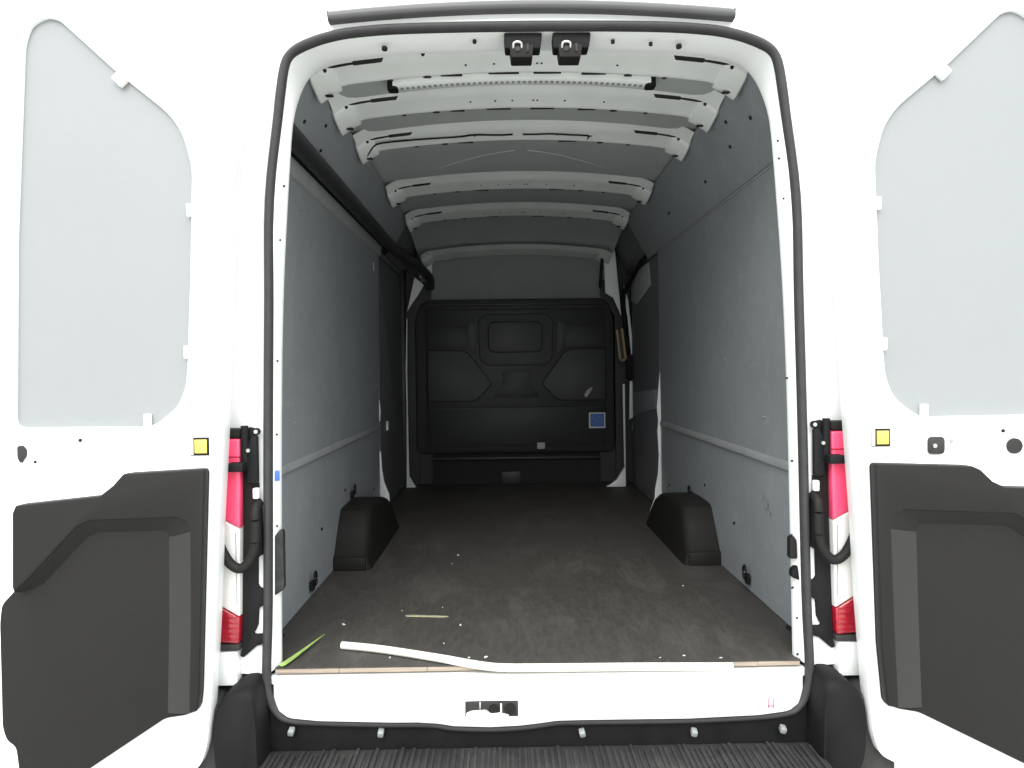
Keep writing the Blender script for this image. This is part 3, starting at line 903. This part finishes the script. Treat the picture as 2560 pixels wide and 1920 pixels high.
for sx in (-1, 1):
    door = empty('rear_door', (0, 0, 0), van)
    mx = lambda P: [(sx * a, b) for a, b in P]
    bm = bmesh.new()
    dpoly = roundpoly(DOOR, .02)
    lpoly = roundpoly(LINER, .03, 5)
    holed(bm, mx(dpoly), [mx(lpoly)], YD, YD + .05)
    finish('door_panel', bm, 'paint', door, bevel=.0035, seg=2)
    # recessed lining in the window opening, with a raised lip round it
    prism('window_lining', mx(lpoly), YD + .012, YD + .03, 'liner', door)
    for a, b, ang in ((1.148, 2.402, 42), (.957, 2.04, 90), (.972, 1.645, 90), (1.092, 1.452, 0)):
        bm = bmesh.new()
        w, h = (.013, .018)
        if ang == 0:
            w, h = .009, .022
        add_box(bm, (-w, w), (YD - .006, YD + .011), (-h, h))
        bmesh.ops.rotate(bm, verts=bm.verts, cent=(0, 0, 0), matrix=Matrix.Rotation(math.radians(ang if ang == 42 else 0) * sx, 3, 'Y'))
        bmesh.ops.translate(bm, verts=bm.verts, vec=(sx * a, 0, b))
        finish('lining_clip', bm, 'white', door, bevel=.003)

    # dark trim with its pocket
    T = TRIM[sx]
    bm = bmesh.new()
    add_prism(bm, mx(roundpoly(T['out'], .014)), YD - .009, YD)
    trim = finish('trim_panel', bm, 'trim', door, bevel=.004, seg=3, smooth=50)
    # raised upper and hinge-side part, falling away to the shallow pocket
    bm = bmesh.new()
    add_prism(bm, mx([(x_ + .001 * 0, z_) for x_, z_ in T['raised']] + T['edge'] + T['close']), YD - .040, YD - .0085)
    finish('trim_raised_edge', bm, 'trim', door, bevel=.004, seg=3, smooth=50)
    bm = bmesh.new()
    ed, lw = mx(T['edge']), mx(T['low'])
    n0 = 8                                                   # first points: the sloping roof of the pocket
    loft(bm, [[(a, YD - .037, b) for a, b in ed[:n0 + 1]], [(a * .5 + c * .5, YD - .024, b * .5 + d_ * .5) for (a, b), (c, d_) in zip(ed[:n0 + 1], lw[:n0 + 1])],
              [(a, YD - .0095, b) for a, b in lw[:n0 + 1]]])
    finish('pocket_slope', bm, 'trim', door, smooth=60)
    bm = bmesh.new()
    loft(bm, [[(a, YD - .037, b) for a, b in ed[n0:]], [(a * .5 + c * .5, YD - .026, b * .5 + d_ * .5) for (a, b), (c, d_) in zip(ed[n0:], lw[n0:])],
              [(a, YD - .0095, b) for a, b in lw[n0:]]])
    finish('lit_side_strip', bm, 'trim_lit', door, smooth=60)  # brighter trim copy stands in for light caught by this side of the pocket

    # yellow reflector near the hinge
    rx = .945 if sx < 0 else .965
    box('reflector_surround', tuple(sorted((sx * (rx - .029), sx * (rx + .029)))), (YD - .0055, YD - .001), (1.355, 1.409), 'white', door, bevel=.002)
    box('reflector_frame', tuple(sorted((sx * (rx - .0265), sx * (rx + .0265)))), (YD - .0065, YD - .005), (1.3565, 1.4075), 'trim', door, bevel=.001)
    box('reflector_surround', tuple(sorted((sx * (rx - .0245), sx * (rx + .0245)))), (YD - .0075, YD - .006), (1.3585, 1.4055), 'white', door, bevel=.001)
    k = .004 if sx > 0 else -.004
    box('reflector_frame', tuple(sorted((sx * (rx - .021 + k), sx * (rx + .021 + k)))), (YD - .009, YD - .007), (1.3580, 1.4065), 'trim', door, bevel=.001)
    box('reflector', tuple(sorted((sx * (rx - .017 + k), sx * (rx + .017 + k)))), (YD - .011, YD - .008), (1.363, 1.401), 'yellow', door, bevel=.002)
    # knobs and grommets
    if sx > 0:
        prism('door_latch_socket', roundpoly([(1.099, 1.333), (1.099, 1.382), (1.146, 1.382), (1.146, 1.333)], .012), YD - .009, YD, 'bumper', door, bevel=.003)
        disc('latch_pin', (1.115, YD - .010, 1.357), .006, (0, -1, 0), 'metal', door, depth=.003)
        disc('grommet', (1.346, YD - .002, 1.353), .022, (0, -1, 0), 'bumper', door, depth=.004, n=20)
        disc('grommet', (1.315, YD - .001, 1.396), .005, (0, -1, 0), 'trim', door, depth=.002, n=10)
        disc('grommet', (1.168, YD - .001, 1.369), .006, (0, -1, 0), 'rail', door, depth=.002, n=10)
    else:
        prism('grommet', roundpoly([(-1.452, 1.389), (-1.438, 1.392), (-1.427, 1.380), (-1.427, 1.362), (-1.443, 1.340), (-1.452, 1.356)], .006), YD - .006, YD, 'bumper', door, bevel=.002)
        disc('grommet', (-1.279, YD - .001, 1.403), .005, (0, -1, 0), 'trim', door, depth=.002, n=10)
        disc('grommet', (-1.405, YD - .001, 1.344), .004, (0, -1, 0), 'trim', door, depth=.002, n=10)

# ------------------------------------------------------------------ rear bumper
bp = empty('rear_bumper', (0, 0, 0), van)
box('bumper_back', (-.98, .98), (-.008, .04), (.30, .655), 'bumpdark', bp, bevel=.004)
bm = bmesh.new()
add_box(bm, (-.82, .82), (-.26, -.01), (.40, .458))
finish('bumper_step', bm, 'bumper', bp, bevel=.01)
bm = bmesh.new()
x = -.80
while x < .80:
    w = random.uniform(.006, .011)
    add_box(bm, (x, x + w), (-.25, random.uniform(-.055, -.02)), (.457, .457 + random.uniform(.004, .008)))
    x += w + random.uniform(.006, .014)
tr = finish('step_tread', bm, 'bumper', bp)
tr['kind'] = 'stuff'
for x, z in ((-.738, .520), (-.473, .511), (.126, .501), (.46, .497), (.726, .502)):
    bm = bmesh.new()
    add_box(bm, (-.009, .009), (-.012, .012), (-.009, .009))
    bmesh.ops.rotate(bm, verts=bm.verts, cent=(0, 0, 0), matrix=Matrix.Rotation(random.uniform(-.3, .3), 3, 'Y') @ Matrix.Rotation(.3, 3, 'X'))
    bmesh.ops.translate(bm, verts=bm.verts, vec=(x, -.024, z))
    finish('bumper_clip', bm, 'liner', bp, bevel=.004)
for sx in (-1, 1):
    inner = [(.80, .36), (.806, .60), (.815, .672), (.835, .688), (.872, .686), (.905, .665), (.930, .632), (.942, .58), (.938, .46), (.90, .36)]
    bm = bmesh.new()
    prfl = roundpoly(inner, .03, 3)
    loft_l = []
    for y, k in ((.05, 1.0), (-.03, 1.0), (-.075, .985), (-.10, .95), (-.112, .88)):
        loft_l.append([(sx * (.87 + (a - .87) * k), y, .50 + (b - .50) * k) for a, b in prfl])
    R = loft(bm, loft_l, closed=True)
    bm.faces.new(R[-1])
    finish('bumper_corner_cap', bm, 'bumpdark', bp, smooth=60)
    outerp = [(.90, .30), (.905, .60), (.93, .645), (.965, .655), (1.0, .652), (1.03, .62), (1.03, .30)]
    bm = bmesh.new()
    prfl = roundpoly(outerp, .03, 3)
    loft_l = []
    for y, k in ((.35, 1.0), (-.02, 1.0), (-.06, .98), (-.085, .94), (-.095, .88)):
        loft_l.append([(sx * (.965 + (a - .965) * k), y, .48 + (b - .48) * k) for a, b in prfl])
    R = loft(bm, loft_l, closed=True)
    bm.faces.new(R[-1])
    finish('bumper_corner', bm, 'bumper', bp, smooth=60)
    # painted body corner below the lamp
    prism('body_corner_panel', roundpoly([(sx * .893, .662), (sx * .893, .762), (sx * 1.02, .762), (sx * 1.02, .662)], .006), -.03, .03, 'paint', van, bevel=.004)

# rear wheels far under the bay
for sx in (-1, 1):
    wh = empty('wheel', (0, 0, 0), van)
    bm = bmesh.new()
    prf = [(.68, .20), (.68, .31), (.70, .338), (.80, .345), (.86, .335), (.885, .31), (.885, .20)]
    rr = []
    for k in range(32):
        t = 2 * math.pi * k / 32
        rr.append([bm.verts.new((sx * a, 1.5 + r * math.cos(t), .345 + r * math.sin(t))) for a, r in prf])
    for k in range(32):
        A, B = rr[k], rr[(k + 1) % 32]
        for j in range(len(prf) - 1):
            bm.faces.new((A[j], A[j + 1], B[j + 1], B[j]))
    finish('tyre', bm, 'tyre', wh, smooth=40)
    disc('rim', (sx * .80, 1.5, .345), .205, (sx, 0, 0), 'metal', wh, depth=.05, n=24)

# ------------------------------------------------------------------ loose things in the bay
# white flexible pipe lying along the floor edge
pp = tube('white_pipe', [(-.622, .140, ZF + .0125), (-.55, .121, ZF + .0125), (-.48, .098, ZF + .0125), (-.40, .066, ZF + .0125), (-.33, .036, ZF + .0125), (-.27, .010, ZF + .0125), (-.20, -.008, ZF + .006),
                         (-.12, -.0165, ZF - .002), (0, -.0170, ZF - .0045), (.15, -.0172, ZF - .0055), (.30, -.0175, ZF - .0065), (.45, -.0178, ZF - .0085), (.578, -.018, ZF - .0105)], .0122, 'pipe', n=14, sub=6)
tag(pp, 'long white plastic pipe lying along the front edge of the load floor', 'pipe')

# green leaf blade in the left corner
bm = bmesh.new()
path = [(-.772, .004, .003, .011), (-.755, .05, .005, .0095), (-.737, .105, .008, .0065), (-.717, .175, .010, .0035), (-.700, .235, .012, .0010)]
rows = []
for i, (x, y, z, w) in enumerate(path):
    d = Vector((.07, .23, 0)).normalized()
    n_ = Vector((d.y, -d.x, 0))
    rows.append([bm.verts.new(Vector((x, y, ZF + z + .004)) - n_ * w), bm.verts.new(Vector((x, y, ZF + z))), bm.verts.new(Vector((x, y, ZF + z + .004)) + n_ * w)])
for a, b in zip(rows, rows[1:]):
    bm.faces.new((a[0], a[1], b[1], b[0]))
    bm.faces.new((a[1], a[2], b[2], b[1]))
bmesh.ops.solidify(bm, geom=bm.faces[:], thickness=.0012)
lf = finish('leaf_blade', bm, 'green')
tag(lf, 'green grass-like leaf blade in the left corner of the load floor', 'leaf')

sl = prism('wood_sliver', [(-.462, .437), (-.44, .444), (-.31, .428), (-.304, .420), (-.33, .416), (-.455, .430)], ZF + .0012, ZF + .0045, 'wood', axis='z', bevel=.001)
tag(sl, 'thin pale wooden sliver lying on the dark load floor', 'wood sliver')

CR = [(-.666, .358, .010, 'white crumb on the floor behind the left end of the white pipe'),
      (-.256, .336, .009, 'white crumb on the floor just right of the pale wood sliver'),
      (-.160, .052, .009, 'brightest white crumb touching the middle of the white pipe'),
      (-.212, .053, .006, 'smaller grey crumb left of the bright crumb beside the pipe'),
      (-.325, 1.285, .008, 'pale crumb farthest back on the load floor between the wheel arches'),
      (-.344, 1.137, .005, 'small crumb in front of the farthest crumb on the floor'),
      (-.482, .500, .004, 'tiny speck on the floor left of the pale wood sliver'),
      (-.335, .530, .004, 'tiny speck on the floor behind the pale wood sliver'),
      (-.457, .063, .006, 'grey crumb under the left bend of the white pipe'),
      (.448, .042, .006, 'small crumb near the right end of the white pipe'),
      (.372, .030, .004, 'tiny speck behind the right half of the white pipe'),
      (-.300, .172, .005, 'tiny pale speck behind the bend of the white pipe'),
      (.555, .02, .006, 'grey crumb at the right tip of the white pipe'),
      (.62, .75, .006, 'pale crumb on the floor toward the right lashing ring')]
for x, y, r, lab in CR:
    bm = bmesh.new()
    r *= .72
    bmesh.ops.create_icosphere(bm, subdivisions=2, radius=r)
    for v in bm.verts:
        v.co *= random.uniform(.72, 1.12)
        v.co.z *= .62
        v.co.x *= 1.0
    ex = random.uniform(.7, 1.7)
    bmesh.ops.scale(bm, verts=bm.verts, vec=(ex, 1 / ex, .8))
    bmesh.ops.rotate(bm, verts=bm.verts, cent=(0, 0, 0), matrix=Matrix.Rotation(random.uniform(0, 3), 3, 'Z'))
    bmesh.ops.translate(bm, verts=bm.verts, vec=(x, y, ZF + r * .4))
    o = finish('crumb', bm, 'crumb', smooth=60)
    tag(o, lab, 'crumb', 'crumbs on the load floor')
